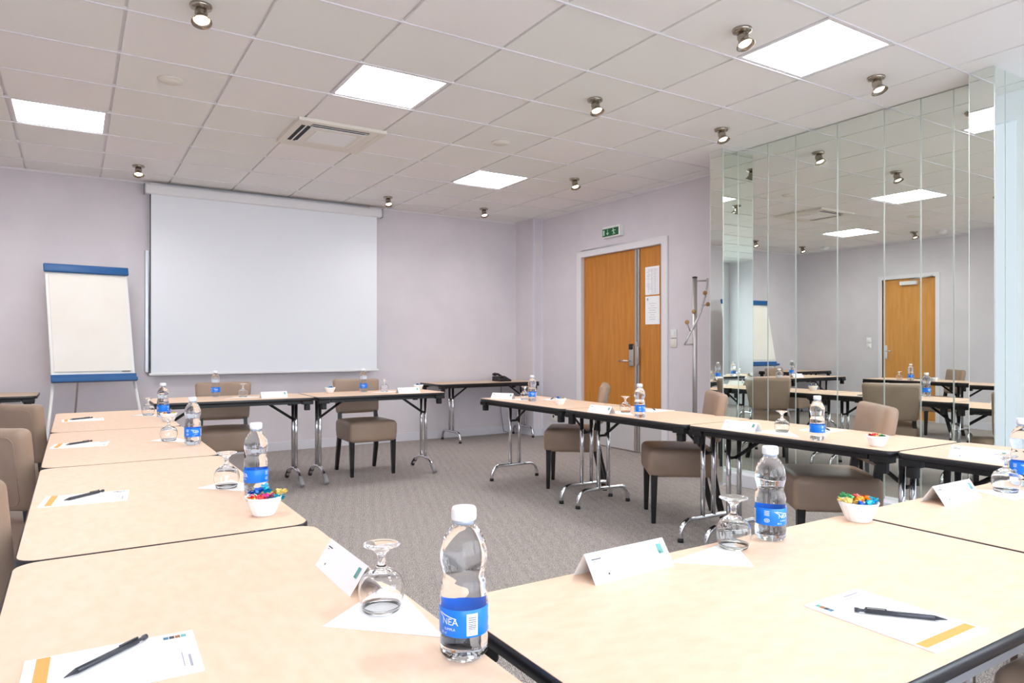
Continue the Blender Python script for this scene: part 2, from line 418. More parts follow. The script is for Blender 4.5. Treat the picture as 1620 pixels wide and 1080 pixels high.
MB().rbox(0.03, 0.03, 0.26, 0.012, (0.012, 5.70-cy, 1.08), k=3, m=2).rbox(0.026, 0.022, 0.2, 0.01, (0.004, 5.665-cy, 1.06), k=3, m=2).obj('lock_guard', 'steel', dr)
def notice(z0, z1, y0, y1, lab, logo):
    t = empty('notice', (XR+0.029, (y0+y1)/2, z0)); h = (y1-y0)/2
    tag(t, lab, 'notice'); MB().box(-0.0015, 0.0, -h, h, 0, z1-z0).obj('sheet', 'paper', t)
    p = MB(); hh = z1-z0; random.seed(int(z0*100))
    if logo:
        p.box(-0.0022, -0.0015, h-0.045, h-0.025, hh-0.045, hh-0.02)
        for k, wd in enumerate((0.5, 0.3, 0.6, 0.45, 0.55, 0.3, 0.5, 0.4)): p.box(-0.0022, -0.0015, -h*wd, h*wd, hh-0.08-k*0.024, hh-0.077-k*0.024)
    else:
        for k in range(22): p.box(-0.0022, -0.0015, -h*0.85, -h*0.85+h*1.7*random.uniform(0.5, 1), hh-0.03-k*0.0125, hh-0.028-k*0.0125)
        for k in range(3): p.box(-0.0022, -0.0015, -h*0.4+k*h*0.45, -h*0.4+k*h*0.45+0.002, 0.02, hh-0.02)
    p.obj('printed_lines', 'faint_ink', t)
notice(1.71, 2.01, 5.366, 5.58, 'upper printed notice sheet on the narrow door leaf', False)
notice(1.395, 1.695, 5.36, 5.578, 'lower notice sheet with small dark logo on the narrow door leaf', True)

# door on the left wall (seen in the mirrors)
dl = empty('door_2', (XL, (DLY0+DLY1)/2, 0)); struct(dl, 'light wooden single door on the left wall, seen in the mirrors')
cy = (DLY0+DLY1)/2; fr = MB()
for a, b in ((DLY0-0.06, DLY0), (DLY1, DLY1+0.06)): fr.box(-0.1, 0.02, a-cy, b-cy, 0, DZ+0.06)
fr.box(-0.1, 0.02, DLY0-cy, DLY1-cy, DZ, DZ+0.06); fr.obj('door_frame', 'white_paint', dl)
wood('door_wood_light', (206, 142, 66), (222, 160, 84))
lf = MB().box(-0.07, -0.02, DLY0+0.004-cy, DLY1-0.004-cy, 0.01, DZ-0.004).obj('door_leaf', 'door_wood_light', dl)
MB().box(-0.02, 0.035, -0.14, 0.12, 2.12, 2.18).obj('closer_body', 'white_plastic', dl, bevel=0.004)
MB().tube([(0.04, -0.05, 2.19), (0.12, -0.2, 2.2), (0.02, -0.38, 2.235)], 0.009, 8).obj('closer_arm', 'steel', dl)
hp = MB().box(-0.02, -0.012, 0.34, 0.38, 0.95, 1.17).obj('handle_plate', 'chrome', lf)
MB().tube([(-0.015, 0.36, 1.08), (0.035, 0.36, 1.08), (0.035, 0.25, 1.08)], 0.009, 8).obj('lever_handle', 'chrome', hp)
for z in (0.3, 0.95, 1.95): MB().tube([(-0.012, -0.408, z), (-0.012, -0.408, z+0.1)], 0.009, 8).obj('hinge', 'steel', lf)

# switches, sockets, exit sign
def plate(name, cat, lab, x, y, z, w_, h_, m, side=-1, holes=0, rocker=False):
    t = empty(name, (x, y, z)); tag(t, lab, cat)
    MB().rbox(0.012, w_, h_, 0.004, (side*0.006, 0, 0), k=2, m=2).obj('wall_plate', m, t)
    if rocker: MB().rbox(0.008, w_*0.6, h_*0.6, 0.003, (side*0.013, 0, 0), k=2, m=2).obj('rocker', m, t)
    for k in range(holes):
        yy = (k-(holes-1)/2)*0.07
        s = MB(); s.lathe([(0.0, 0), (0.019, 0)], 16, cap=False); s.xf(Matrix.Translation((side*0.0125, yy, 0)) @ Matrix.Rotation(PI/2, 4, 'Y')); s.obj('socket_hole', 'socket_hole', t)
plate('light_switch', 'switch', 'white light switch beside the wooden double door, upper of the two', XR, 5.126, 1.29, 0.085, 0.085, 'white_plastic', rocker=True)
plate('light_switch', 'switch', 'cream light switch beside the wooden double door, lower of the two', XR, 5.126, 1.195, 0.085, 0.085, 'cream_plastic', rocker=True)
plate('light_switch', 'switch', 'upper white switch seen in the mirrors near the reflected door', XL, 6.58, 1.26, 0.08, 0.08, 'white_plastic', 1, rocker=True)
plate('light_switch', 'switch', 'lower white switch seen in the mirrors near the reflected door', XL, 6.58, 1.165, 0.08, 0.08, 'white_plastic', 1, rocker=True)
plate('power_socket', 'socket', 'cream double power socket low on the wall right of the double door', XR, 5.03, 0.27, 0.15, 0.08, 'cream_plastic', holes=2)
plate('power_socket', 'socket', 'cream power socket low on the wall left of the double door', XR, 7.22, 0.27, 0.09, 0.11, 'cream_plastic', holes=1)
ex = empty('exit_sign', (XR, 6.05, 2.395)); tag(ex, 'green emergency exit sign above the wooden double door', 'sign')
MB().box(-0.05, 0, -0.15, 0.15, 0, 0.125).obj('sign_housing', 'white_plastic', ex, bevel=0.004)
MB().box(-0.054, -0.05, -0.125, 0.147, 0.012, 0.098).obj('sign_face', 'exit_green', ex)
p = MB(); X_ = -0.0545
def quad(pts): 
    p.add([(X_, a, b) for a, b in pts]+[(X_-0.0008, a, b) for a, b in pts], [tuple(range(len(pts))), tuple(range(len(pts), 2*len(pts)))])
quad([(0.138, 0.025), (0.108, 0.025), (0.108, 0.085), (0.138, 0.085)])
p.obj('door_symbol', 'exit_white', ex, merge=False); p = MB()
quad([(0.052, 0.088), (0.062, 0.088), (0.062, 0.05), (0.082, 0.05), (0.057, 0.022), (0.032, 0.05), (0.052, 0.05)])
p.obj('arrow_symbol', 'exit_white', ex, merge=False); p = MB()
quad([(-0.04+0.008*math.cos(a*PI/4), 0.086+0.008*math.sin(a*PI/4)) for a in range(8)])
quad([(-0.032, 0.078), (-0.05, 0.078), (-0.058, 0.05), (-0.04, 0.048)])
quad([(-0.04, 0.05), (-0.052, 0.05), (-0.075, 0.03), (-0.068, 0.022)]); quad([(-0.045, 0.05), (-0.053, 0.05), (-0.044, 0.022), (-0.034, 0.022)])
quad([(-0.05, 0.074), (-0.055, 0.067), (-0.085, 0.062), (-0.085, 0.07)]); quad([(-0.033, 0.076), (-0.015, 0.062), (-0.02, 0.056), (-0.038, 0.068)])
p.obj('running_figure', 'exit_white', ex, merge=False)

# ---------------------------------------------------------------- ceiling fittings
def panel(i, j, lab):
    x, y = GX+(i+0.5)*GS, GY+(j+0.5)*GS
    t = empty('ceiling_light', (x, y, H)); tag(t, lab, 'ceiling light', None)
    a, b = 0.292, 0.27
    f = MB()
    for q in ((-a, a, -a, -b), (-a, a, b, a), (-a, -b, -b, b), (b, a, -b, b)): f.box(*q, 0.0, 0.03)
    f.obj('light_frame', 'white_paint', t)
    MB().box(-b, b, -b, b, 0.004, 0.02).obj('diffuser', 'panel_light', t)
panel(-1, 3, 'square lit ceiling panel at the far left, above the flip chart')
panel(2, 0, 'square lit ceiling panel in the middle, just before the air conditioner')
panel(5, 3, 'smallest lit ceiling panel, near the far right corner of the room')
panel(5, -3, 'large lit ceiling panel at upper right in front of the mirrors')
panel(-1, -3, 'square lit ceiling panel behind the left table column')  # out of view, added for its light
panel(2, -6, 'square lit ceiling panel behind the camera near the windows')  # extra panel out of view, put in to light the room

def spot_proto():
    t = empty('ceiling_spotlight', (0, 0, H))
    MB().lathe([(0.001, 0), (0.05, 0), (0.052, -0.006), (0.048, -0.016), (0.03, -0.022), (0.001, -0.022)], 28).obj('mounting_disc', 'nickel', t)
    b = MB().lathe([(0.012, -0.02), (0.026, -0.028), (0.03, -0.045), (0.026, -0.06), (0.036, -0.08), (0.048, -0.098), (0.046, -0.099), (0.034, -0.08), (0.022, -0.062)], 28)
    b.xf(Matrix.Translation((0, 0, -0.03)) @ Matrix.Rotation(-0.35, 4, 'X') @ Matrix.Translation((0, 0, 0.03)))
    h = b.obj('spot_head', 'nickel', t)
    q = MB().lathe([(0.001, -0.094), (0.016, -0.093), (0.026, -0.088), (0.030, -0.080), (0.001, -0.075)], 20)
    q.xf(Matrix.Translation((0, 0, -0.03)) @ Matrix.Rotation(-0.35, 4, 'X') @ Matrix.Translation((0, 0, 0.03)))
    q.obj('bulb', 'bulb', h)
    ld = bpy.data.lights.new('spot_beam', 'SPOT'); ld.energy = SPOT_W; ld.color = (1.0, 0.96, 0.9); ld.spot_size = 2.6; ld.spot_blend = 1.0; ld.shadow_soft_size = 0.06
    lo = bpy.data.objects.new('spot_beam', ld); COL.objects.link(lo); lo.parent = t; lo.location = (0, -0.035, -0.125); lo.rotation_euler = (-0.1, 0, 0)
    return t
S = [(0.519, 3.663, 'chrome ceiling spotlight cut by the top edge of the picture'), (0.496, 7.238, 'chrome ceiling spotlight above the left end of the projector screen'),
     (2.951, 2.439, 'chrome ceiling spotlight left of the large upper right light panel'), (2.955, 3.657, 'chrome ceiling spotlight alone in the middle of the ceiling'),
     (4.177, 2.436, 'unlit-looking chrome ceiling spotlight right of the large light panel'), (4.177, 3.648, 'chrome ceiling spotlight just before the far mirror pillar'),
     (2.951, 7.29, 'chrome ceiling spotlight above the right end of the projector screen'), (4.178, 7.29, 'farthest chrome ceiling spotlight, near the back right corner'),
     (4.19, 5.508, 'chrome ceiling spotlight right of the smallest light panel'), (-0.72, 7.26, 'chrome ceiling spotlight near the left wall, seen in the mirrors above the flip chart'),
     (-0.75, 5.45, 'chrome ceiling spotlight near the left wall door, seen in the mirrors')]
sp = spot_proto(); sp.location = (S[0][0], S[0][1], H); tag(sp, S[0][2], 'spotlight', 'ceiling spotlights')
for x, y, l in S[1:]: dup(sp, (x, y, H), 0.0, l, 'spotlight', 'ceiling spotlights')
def speaker(x, y, lab):
    t = empty('ceiling_speaker', (x, y, H)); tag(t, lab, 'ceiling speaker')
    MB().lathe([(0.001, 0), (0.075, 0), (0.075, -0.008), (0.066, -0.012), (0.001, -0.012)], 32).obj('speaker_rim', 'cream_plastic', t)
    MB().lathe([(0.001, -0.0121), (0.06, -0.0121), (0.058, -0.016), (0.001, -0.018)], 32).obj('speaker_grille', 'cream_plastic', t)
speaker(0.505, 4.791, 'round cream ceiling disc left of the air conditioner')
speaker(2.931, 4.84, 'round cream ceiling disc right of the air conditioner')
def detector(x, y, lab):
    t = empty('smoke_detector', (x, y, H)); tag(t, lab, 'smoke detector')
    MB().lathe([(0.001, 0), (0.07, 0), (0.07, -0.015), (0.001, -0.015)], 28).obj('mounting_ring', 'white_plastic', t)
    MB().lathe([(0.001, -0.015), (0.058, -0.016), (0.06, -0.03), (0.045, -0.05), (0.02, -0.056), (0.001, -0.057)], 28).obj('dome', 'white_plastic', t)
detector(-1.1, 7.1, 'white domed smoke detector above the far left side table, seen in the mirrors')
detector(-0.98, 5.18, 'white domed smoke detector before the left wall door, seen in the mirrors')
ac = empty('air_conditioner', (GX+2.5*GS-0.01, GY+2.47*GS, H)); tag(ac, 'square white ceiling cassette air conditioner with dark slots', 'air conditioner')
f = MB(); R_ = 0.335
f.box(-R_, R_, -R_, -0.285, -0.025, 0); f.box(-R_, R_, 0.285, R_, -0.025, 0); f.box(-R_, -0.285, -0.285, 0.285, -0.025, 0); f.box(0.285, R_, -0.285, 0.285, -0.025, 0)
for s in (-1, 1):
    for t in (-1, 1): f.box(*sorted((s*0.285, s*0.22)), *sorted((t*0.285, t*0.22)), -0.025, 0)
f.box(-0.2, 0.2, -0.2, 0.2, -0.028, 0)
f.obj('cassette_frame', 'cream_plastic', ac, bevel=0.003)
MB().box(-0.285, 0.285, -0.285, 0.285, -0.0205, 0.04).obj('dark_interior', 'dark_slot', ac)
MB().box(-0.155, 0.155, -0.155, 0.155, -0.034, -0.028).obj('intake_panel', 'white_plastic', ac, bevel=0.003)
for k in range(4):
    b = MB().box(-0.215, 0.215, 0.242, 0.252, -0.0235, -0.0215).box(-0.215, 0.215, 0.2, 0.208, -0.026, -0.012)
    b.xf(Matrix.Rotation(k*PI/2, 4, 'Z')); b.obj('louvre', 'white_plastic', ac)
for k in (0, 3):
    MB().box(-0.22, 0.22, 0.2, 0.284, -0.025, -0.01).xf(Matrix.Rotation(k*PI/2, 4, 'Z')).obj('closed_flap', 'cream_plastic', ac, bevel=0.002)

# ---------------------------------------------------------------- wall items: whiteboard, screen, flip chart, coat stand
wb = empty('whiteboard', (1.8, YB, 0)); tag(wb, 'whiteboard on the back wall mostly hidden behind the projector screen', 'whiteboard')
MB().box(-1.17, 1.15, -0.02, 0, 0.93, 2.10).obj('board_surface', 'whiteboard', wb)
f = MB().box(-1.2, -1.165, -0.035, 0, 0.9, 2.13).box(1.15, 1.185, -0.035, 0, 0.9, 2.13).box(-1.165, 1.15, -0.035, 0, 2.1, 2.13).box(-1.165, 1.15, -0.035, 0, 0.9, 0.93)
f.obj('board_frame', 'aluminium', wb, bevel=0.004)
ps = empty('projector_screen', (1.84, 7.84, 0)); tag(ps, 'large white pull-down projector screen on the back wall', 'projector screen')
MB().rbox(2.5, 0.09, 0.1, 0.02, (0, 0, 2.735), k=3, m=2).obj('screen_housing', 'screen_case', ps)
MB().box(-1.255, -1.247, -0.045, 0.05, 2.685, 2.787).box(1.247, 1.255, -0.045, 0.05, 2.685, 2.787).obj('end_cap', 'grey_rubber', ps)
MB().box(-1.195, 1.188, -0.012, -0.010, 0.89, 2.7).obj('screen_fabric', 'screen_fabric', ps)
MB().box(-1.203, -1.193, -0.0125, -0.0115, 0.89, 2.7).obj('fabric_edge', 'ink', ps)
MB().rbox(2.42, 0.024, 0.025, 0.006, (0, -0.011, 0.88), k=2, m=2).obj('bottom_bar', 'screen_case', ps)
MB().box(-1.2, -1.1, -0.02, 0.09, 2.787, 2.8).box(1.1, 1.2, -0.02, 0.09, 2.787, 2.8).box(-1.2, -1.1, 0.045, 0.09, 2.7, 2.787).box(1.1, 1.2, 0.045, 0.09, 2.7, 2.787).obj('mounting_bracket', 'white_plastic', ps)

fc = empty('flip_chart', (0.11, 7.38, 0), 0.10); tag(fc, 'white flip chart easel with blue top bar and blue pen tray', 'flip chart')
LE = math.radians(13.5)
TM = Matrix.Translation((0.05, 0.0, 0.87)) @ Matrix.Rotation(0.0, 4, 'Y') @ Matrix.Rotation(-LE, 4, 'X')
SH = 0.033/1.0
def fcb(mb, name, m, parent=fc, **k):
    mb.v = [(p[0]-SH*p[2], p[1], p[2]) for p in mb.v]
    return mb.xf(TM).obj(name, m, parent, **k)
bd = fcb(MB().box(-0.335, 0.325, 0, 0.02, 0.0, 1.06), 'board', 'white_plastic', bevel=0.004)
fcb(MB().box(-0.31, 0.30, -0.012, -0.001, 0.065, 0.98), 'paper_pad', 'flip_paper')
fcb(MB().box(0.215, 0.285, -0.0135, -0.012, 0.055, 0.062), 'printed_mark', 'ink')
fcb(MB().rbox(0.68, 0.035, 0.075, 0.008, (-0.005, -0.018, 1.03), k=2, m=2), 'clamp_bar', 'blue_plastic')
fcb(MB().box(-0.34, 0.335, -0.06, 0.0, -0.035, -0.025).box(-0.34, 0.335, -0.065, -0.055, -0.035, -0.005).box(-0.34, 0.335, -0.01, 0.0, -0.025, 0.04), 'pen_tray', 'blue_plastic', bevel=0.003)
for a, b in (((-0.27, 0.02, 0.84), (-0.37, -0.2, 0.0)), ((0.37, 0.02, 0.84), (0.47, -0.2, 0.0))):
    MB().tube([a, b], 0.013, 10).obj('leg', 'white_plastic', fc)
MB().tube([(0.0, 0.24, 1.7), (-0.1, 0.43, 0.0)], 0.009, 10).obj('rear_leg', 'steel', fc)
for x, m, lab in ((-0.15, 'red_plastic', 'red marker lying in the blue flip chart tray'), (-0.06, 'label_grey', 'leftmost grey-capped marker in the blue flip chart tray'),
                  (0.06, 'label_grey', 'middle grey-capped marker in the blue flip chart tray'), (0.22, 'label_grey', 'rightmost grey-capped marker in the blue flip chart tray')):
    o = empty('marker_pen', (0, 0, 0)); mw = Matrix.Translation((0.11, 7.38, 0)) @ Matrix.Rotation(0.10, 4, 'Z') @ TM
    o.matrix_world = mw @ Matrix.Translation((x+0.0, -0.034, -0.0165)); tag(o, lab, 'marker', None)
    MB().tube([(-0.06, 0, 0), (0.025, 0, 0)], 0.008, 10).obj('barrel', 'blue_plastic' if m != 'red_plastic' else m, o)
    MB().tube([(0.025, 0, 0), (0.06, 0, 0)], 0.0085, 10).obj('cap', m, o)

cs = empty('coat_stand', (4.80, 4.50, 0)); tag(cs, 'chrome coat stand with round wooden knobs beside the mirror pillar', 'coat stand')
MB().tube([(0, 0, 0.02), (0, 0, 1.79)], 0.021, 16).obj('pole', 'steel', cs)
MB().lathe([(0.001, 1.785), (0.023, 1.785), (0.022, 1.797), (0.001, 1.80)], 16).obj('pole_cap', 'black_plastic', cs)
MB().lathe([(0.001, 0), (0.17, 0), (0.17, 0.012), (0.15, 0.02), (0.03, 0.026), (0.001, 0.026)], 40).obj('base', 'steel', cs)
du = (0.847, -0.532)
def cp(px, py, off=-0.028): 
    s = (px-205)*0.001176
    return (du[0]*s+0.532*off, du[1]*s+0.847*off, 1.80-(py-106)*0.001176)
pp = [cp(296, 122), cp(296, 170), cp(285, 230), cp(268, 300), cp(245, 380), cp(220, 440), cp(188, 500), cp(160, 550), cp(118, 640)]
sm = []
for i in range(len(pp)-1):
    for t in (0, 0.5): sm.append(tuple(pp[i][k]*(1-t)+pp[i+1][k]*t for k in range(3)))
sm.append(pp[-1])
rod = MB().tube(sm, 0.009, 10).obj('curved_rod', 'steel', cs)
MB().tube([(0, 0, cp(0, 140)[2]), cp(297, 140)], 0.007, 8).obj('cross_rod', 'steel', cs)
MB().tube([(0, 0, cp(0, 632)[2]), cp(112, 634)], 0.007, 8).obj('cross_rod', 'steel', cs)
for (kx, ky), (ax, ay) in (((268, 238), (285, 265)), ((290, 325), (262, 335)), ((183, 382), (205, 400)), ((130, 463), (165, 535))):
    MB().tube([cp(ax, ay), cp(kx, ky, -0.06)], 0.006, 8).obj('knob_stem', 'steel', cs)
    c = cp(kx, ky, -0.07); r = 0.02
    MB().lathe([(0.001, -r)]+[(r*math.cos(a), r*math.sin(a)) for a in [(-4+k)*PI/10 for k in range(9)]]+[(0.001, r)], 16, c).obj('hook_knob', 'wood_knob', cs)

# ---------------------------------------------------------------- tables
def rrect(hx, hy, r, n=6):
    o = []
    for cx, cy, a0 in ((hx-r, hy-r, 0), (-hx+r, hy-r, PI/2), (-hx+r, -hy+r, PI), (hx-r, -hy+r, 1.5*PI)):
        for k in range(n+1):
            a = a0+PI/2*k/n; o.append((cx+r*math.cos(a), cy+r*math.sin(a)))
    return o
def arc(c, r, a0, a1, n=6): return [(c[0], c[1]+r*math.cos(a0+(a1-a0)*k/n), c[2]+r*math.sin(a0+(a1-a0)*k/n)) for k in range(n+1)]
def make_table(cx, cy, L, Wd, top, rz, lab, grp, cap='black_plastic', arch=False, ins=0.095, insr=None, knobs=True, lam='laminate', rail='black_plastic'):
    t = empty('folding_table', (cx, cy, 0), rz); tag(t, lab, 'table', grp)
    hx, hy = L/2-0.0015, Wd/2-0.0015
    MB().prism(rrect(hx-0.004, hy-0.004, 0.045), top-0.022, top).obj('tabletop', lam, t)
    e = MB(); a = rrect(hx, hy, 0.049); b = rrect(hx-0.0045, hy-0.0045, 0.0445); n = len(a)
    rings = [(b, top-0.0008), (a, top-0.004), (a, top-0.0222), (b, top-0.026), (rrect(hx-0.03, hy-0.03, 0.03), top-0.026)]
    vs = [(x, y, z) for p, z in rings for x, y in p]
    e.add(vs, [(j*n+i, j*n+(i+1) % n, (j+1)*n+(i+1) % n, (j+1)*n+i) for j in range(4) for i in range(n)], True)
    e.prism(rrect(hx-0.005, hy-0.005, 0.044), top-0.0258, top-0.0223)
    e.obj('edge_band', 'black_edge', t)
    for s in (-1, 1): MB().box(-hx+0.12, hx-0.12, *sorted((s*(hy-0.016), s*(hy-0.046))), top-0.05, top-0.026).obj('under_rail', rail, t)
    for sx in (-1, 1):
        for sy in (-1, 1):
            if knobs:
                q = MB().box(-0.045, 0.045, -0.03, 0.03, -0.03, 0.0).prism(rrect(0.022, 0.022, 0.01, 3), -0.078, -0.03)
                q.xf(Matrix.Translation((sx*(hx-0.062), sy*(hy-0.036), top-0.026))); q.obj('corner_bumper', 'black_plastic', t, bevel=0.003)
        i_ = ins if sx < 0 or insr is None else insr
        x = sx*(hx-i_)
        for sy in (-1, 1): MB().tube([(x, sy*0.046, 0.125), (x, sy*0.046, top-0.026)], 0.0145, 14).obj('leg', 'chrome', t)
        W2 = 0.235
        if arch: path = [(x, -W2-0.01, 0.025)]+[(x, (W2-0.03)*math.cos(a), 0.03+0.098*math.sin(a)) for a in [PI-k*PI/14 for k in range(1, 14)]]+[(x, W2+0.01, 0.025)]
        else: path = [(x, -W2, 0.016)]+arc((x, -W2+0.085, 0.04), 0.085, PI, PI/2, 6)+arc((x, W2-0.085, 0.04), 0.085, PI/2, 0, 6)+[(x, W2, 0.016)]
        ft = MB().tube(path, 0.0155, 14).obj('foot', 'chrome', t)
        for s in (-1, 1):
            if arch: MB().tube([(x, s*(W2-0.055), 0.078), (x, s*(W2-0.01), 0.045), (x, s*(W2+0.015), 0.017)], 0.019, 12).obj('foot_cap', 'grey_rubber' if s < 0 else 'black_plastic', ft)
            else: MB().tube([(x, s*W2, 0.0), (x, s*W2, 0.02)], 0.0175, 14).obj('foot_cap', cap, ft)
        b = MB().tube([(x-sx*0.01, 0, top-0.2), (x-sx*0.23, 0, top-0.05)], 0.011, 8, flat=0.5)
        b.tube([(x, -0.05, top-0.2), (x, 0.05, top-0.2)], 0.009, 8); b.box(*sorted((x-sx*0.2, x-sx*0.3)), -0.03, 0.03, top-0.058, top-0.026)
        b.obj('brace', 'black_plastic', t)
        MB().box(x-0.03, x+0.03, -hy+0.1, hy-0.1, top-0.05, top-0.026).obj('leg_bracket', 'black_plastic', t)
    return t
TZ, BZ, RZ = 0.72, 0.743, 0.71
G = 'folding tables set in a square'
TX = 0.20
make_table(TX, (0.52+1.752)/2, 1.232, 0.62, TZ, PI/2, 'nearest folding table on the left, with the largest bottle on its corner', G)
make_table(TX, (1.757+3.055)/2, 1.298, 0.62, TZ, PI/2, 'second folding table from the front on the left, with a sweets bowl', G)
make_table(TX, (3.06+4.28)/2, 1.22, 0.62, TZ, PI/2, 'third folding table from the front on the left', G)
make_table(TX, (4.285+5.49)/2, 1.205, 0.62, TZ, PI/2, 'farthest folding table of the left column, before the flip chart', G)
make_table(1.1425, 0.80, 1.195, 0.60, TZ, 0, 'front folding table right of the nearest bottle, with pad and pencil at its near edge', G, rail='rail_metal')
make_table(2.3425, 0.80, 1.195, 0.60, TZ, 0, 'front folding table at the right picture edge, with a name card and glass', G, rail='rail_metal')
make_table(1.085, 6.0, 1.19, 0.60, BZ, 0, 'folding table under the projector screen, left of the back pair', G, arch=True)
make_table(2.285, 6.0, 1.19, 0.60, BZ, 0, 'folding table under the projector screen, right of the back pair', G, arch=True)
RX = 3.285
make_table(RX, (5.305+4.07)/2, 1.235, 0.60, RZ, -PI/2, 'farthest folding table of the right row, with its end towards the back wall', G, insr=0.095, ins=0.12)
make_table(RX, (4.065+2.875)/2, 1.19, 0.60, RZ, -PI/2, 'second farthest folding table of the right row, before the door', G)
make_table(RX, (2.87+1.67)/2, 1.20, 0.60, RZ, -PI/2, 'folding table of the right row with a small bowl of sweets at its near end', G)
make_table(RX, (1.665+0.47)/2, 1.195, 0.60, RZ, -PI/2, 'nearest folding table of the right row, partly behind the right bottle', G)
make_table(4.31, 7.6, 1.43, 0.58, 0.715, 0, 'side folding table with a telephone in the back right corner', None, ins=0.3, insr=0.08, lam='laminate_side')
make_table(-0.87, 7.5, 1.2, 0.6, 0.74, 0, 'side folding table against the back wall at the left picture edge', None, lam='laminate_side')

# ---------------------------------------------------------------- chairs
def make_chair():
    t = empty('conference_chair', (0, 0, 0))
    def seatfn(x, y, z):
        k = 1-0.05*(y+0.22)/0.44
        if z > 0.02: z += 0.016*max(0, 1-(x/0.22)**2)*max(0, 1-(y/0.22)**2)
        if z < -0.02 and abs(x) > 0.2: x *= 0.985
        return (x*k, y, z)
    s = MB().rbox(0.455, 0.45, 0.185, 0.038, (0, -0.005, 0.395), seatfn); s.obj('seat', 'leather', t)
    TB = Matrix.Translation((0, 0.205, 0.53)) @ Matrix.Rotation(-math.radians(9), 4, 'X')
    def bfn(x, y, z):
        k = 0.90+0.10*(z+0.16)/0.32
        return (x*k, y+0.018*(1-(x/0.22)**2)+0.0, z)
    bk = MB().rbox(0.455, 0.068, 0.325, 0.030, (0, 0, 0.165), bfn).xf(TB); bo = bk.obj('backrest', 'leather', t)
    pth = []
    for x, z in rrect(0.2, 0.135, 0.03, 4): 
        q = bfn(x, 0.035, z); pth.append((q[0], q[1]-0.001, q[2]+0.165))
    MB().tube([tuple(TB @ Vector(q)) for q in pth], 0.0022, 6, closed=True).obj('piping', 'leather', bo)
    for sx in (-1, 1):
        f = MB(); a, b = 0.021, 0.014
        x = sx*0.195; vs = []
        for z, r, yy in ((0.32, a, -0.19), (0.0, b, -0.195)): vs += [(x-r, yy-r, z), (x+r, yy-r, z), (x+r, yy+r, z), (x-r, yy+r, z)]
        f.add(vs, [(3, 2, 1, 0), (4, 5, 6, 7)]+[(i, (i+1) % 4, 4+(i+1) % 4, 4+i) for i in range(4)]); f.obj('leg', 'dark_wood', t, bevel=0.003)
        f = MB(); vs = []
        P = [(0.0, 0.265, 0.0, 0.014), (0.185, 0.215, 0.2, 0.017), (0.18, 0.19, 0.33, 0.018), (0.175, 0.193, 0.47, 0.016), (0.17, 0.208, 0.60, 0.014)]
        xs = [0.185, 0.185, 0.182, 0.178, 0.172]
        for k, (_, yy, z, r) in enumerate(P):
            xx = sx*xs[k]; vs += [(xx-r, yy-r*1.3, z), (xx+r, yy-r*1.3, z), (xx+r, yy+r*1.3, z), (xx-r, yy+r*1.3, z)]
        f.add(vs, [(3, 2, 1, 0), (16, 17, 18, 19)]+[(4*j+i, 4*j+(i+1) % 4, 4*j+4+(i+1) % 4, 4*j+4+i) for j in range(4) for i in range(4)]); f.obj('leg', 'dark_wood', t, bevel=0.003)
    return t
ch = make_chair(); CG = 'taupe leather conference chairs'
A1 = math.radians(131.3)
ch.location = (-0.1125, 4.837, 0); ch.rotation_euler = (0, 0, A1); tag(ch, 'taupe leather chair at the left table column, farthest of the three', 'chair', CG)
dup(ch, (-0.1125, 3.547, 0), A1, 'taupe leather chair at the left table column, middle of the three', 'chair', CG)
dup(ch, (-0.11, 2.367, 0), A1, 'taupe leather chair at the left picture edge, nearest of the three', 'chair', CG)
dup(ch, (1.05, 6.19, 0), -math.radians(9.8), 'taupe leather chair under the projector screen, left of the two', 'chair', CG)
dup(ch, (2.275, 6.17, 0), 0.0, 'taupe leather chair under the projector screen, right of the two', 'chair', CG)
dup(ch, (3.55, 4.675, 0), -math.radians(131.3), 'taupe leather chair in front of the wooden double door', 'chair', CG)
dup(ch, (3.50, 3.43, 0), -math.radians(126), 'taupe leather chair at the right row beside the far mirror pillar', 'chair', CG)
dup(ch, (3.476, 2.30, 0), -math.radians(130), 'taupe leather chair in front of the mirrors, nearest of the right row', 'chair', CG)
dup(ch, (1.88, 0.49, 0), PI, 'taupe leather chair seat under the front table, at the bottom right picture corner', 'chair', CG)

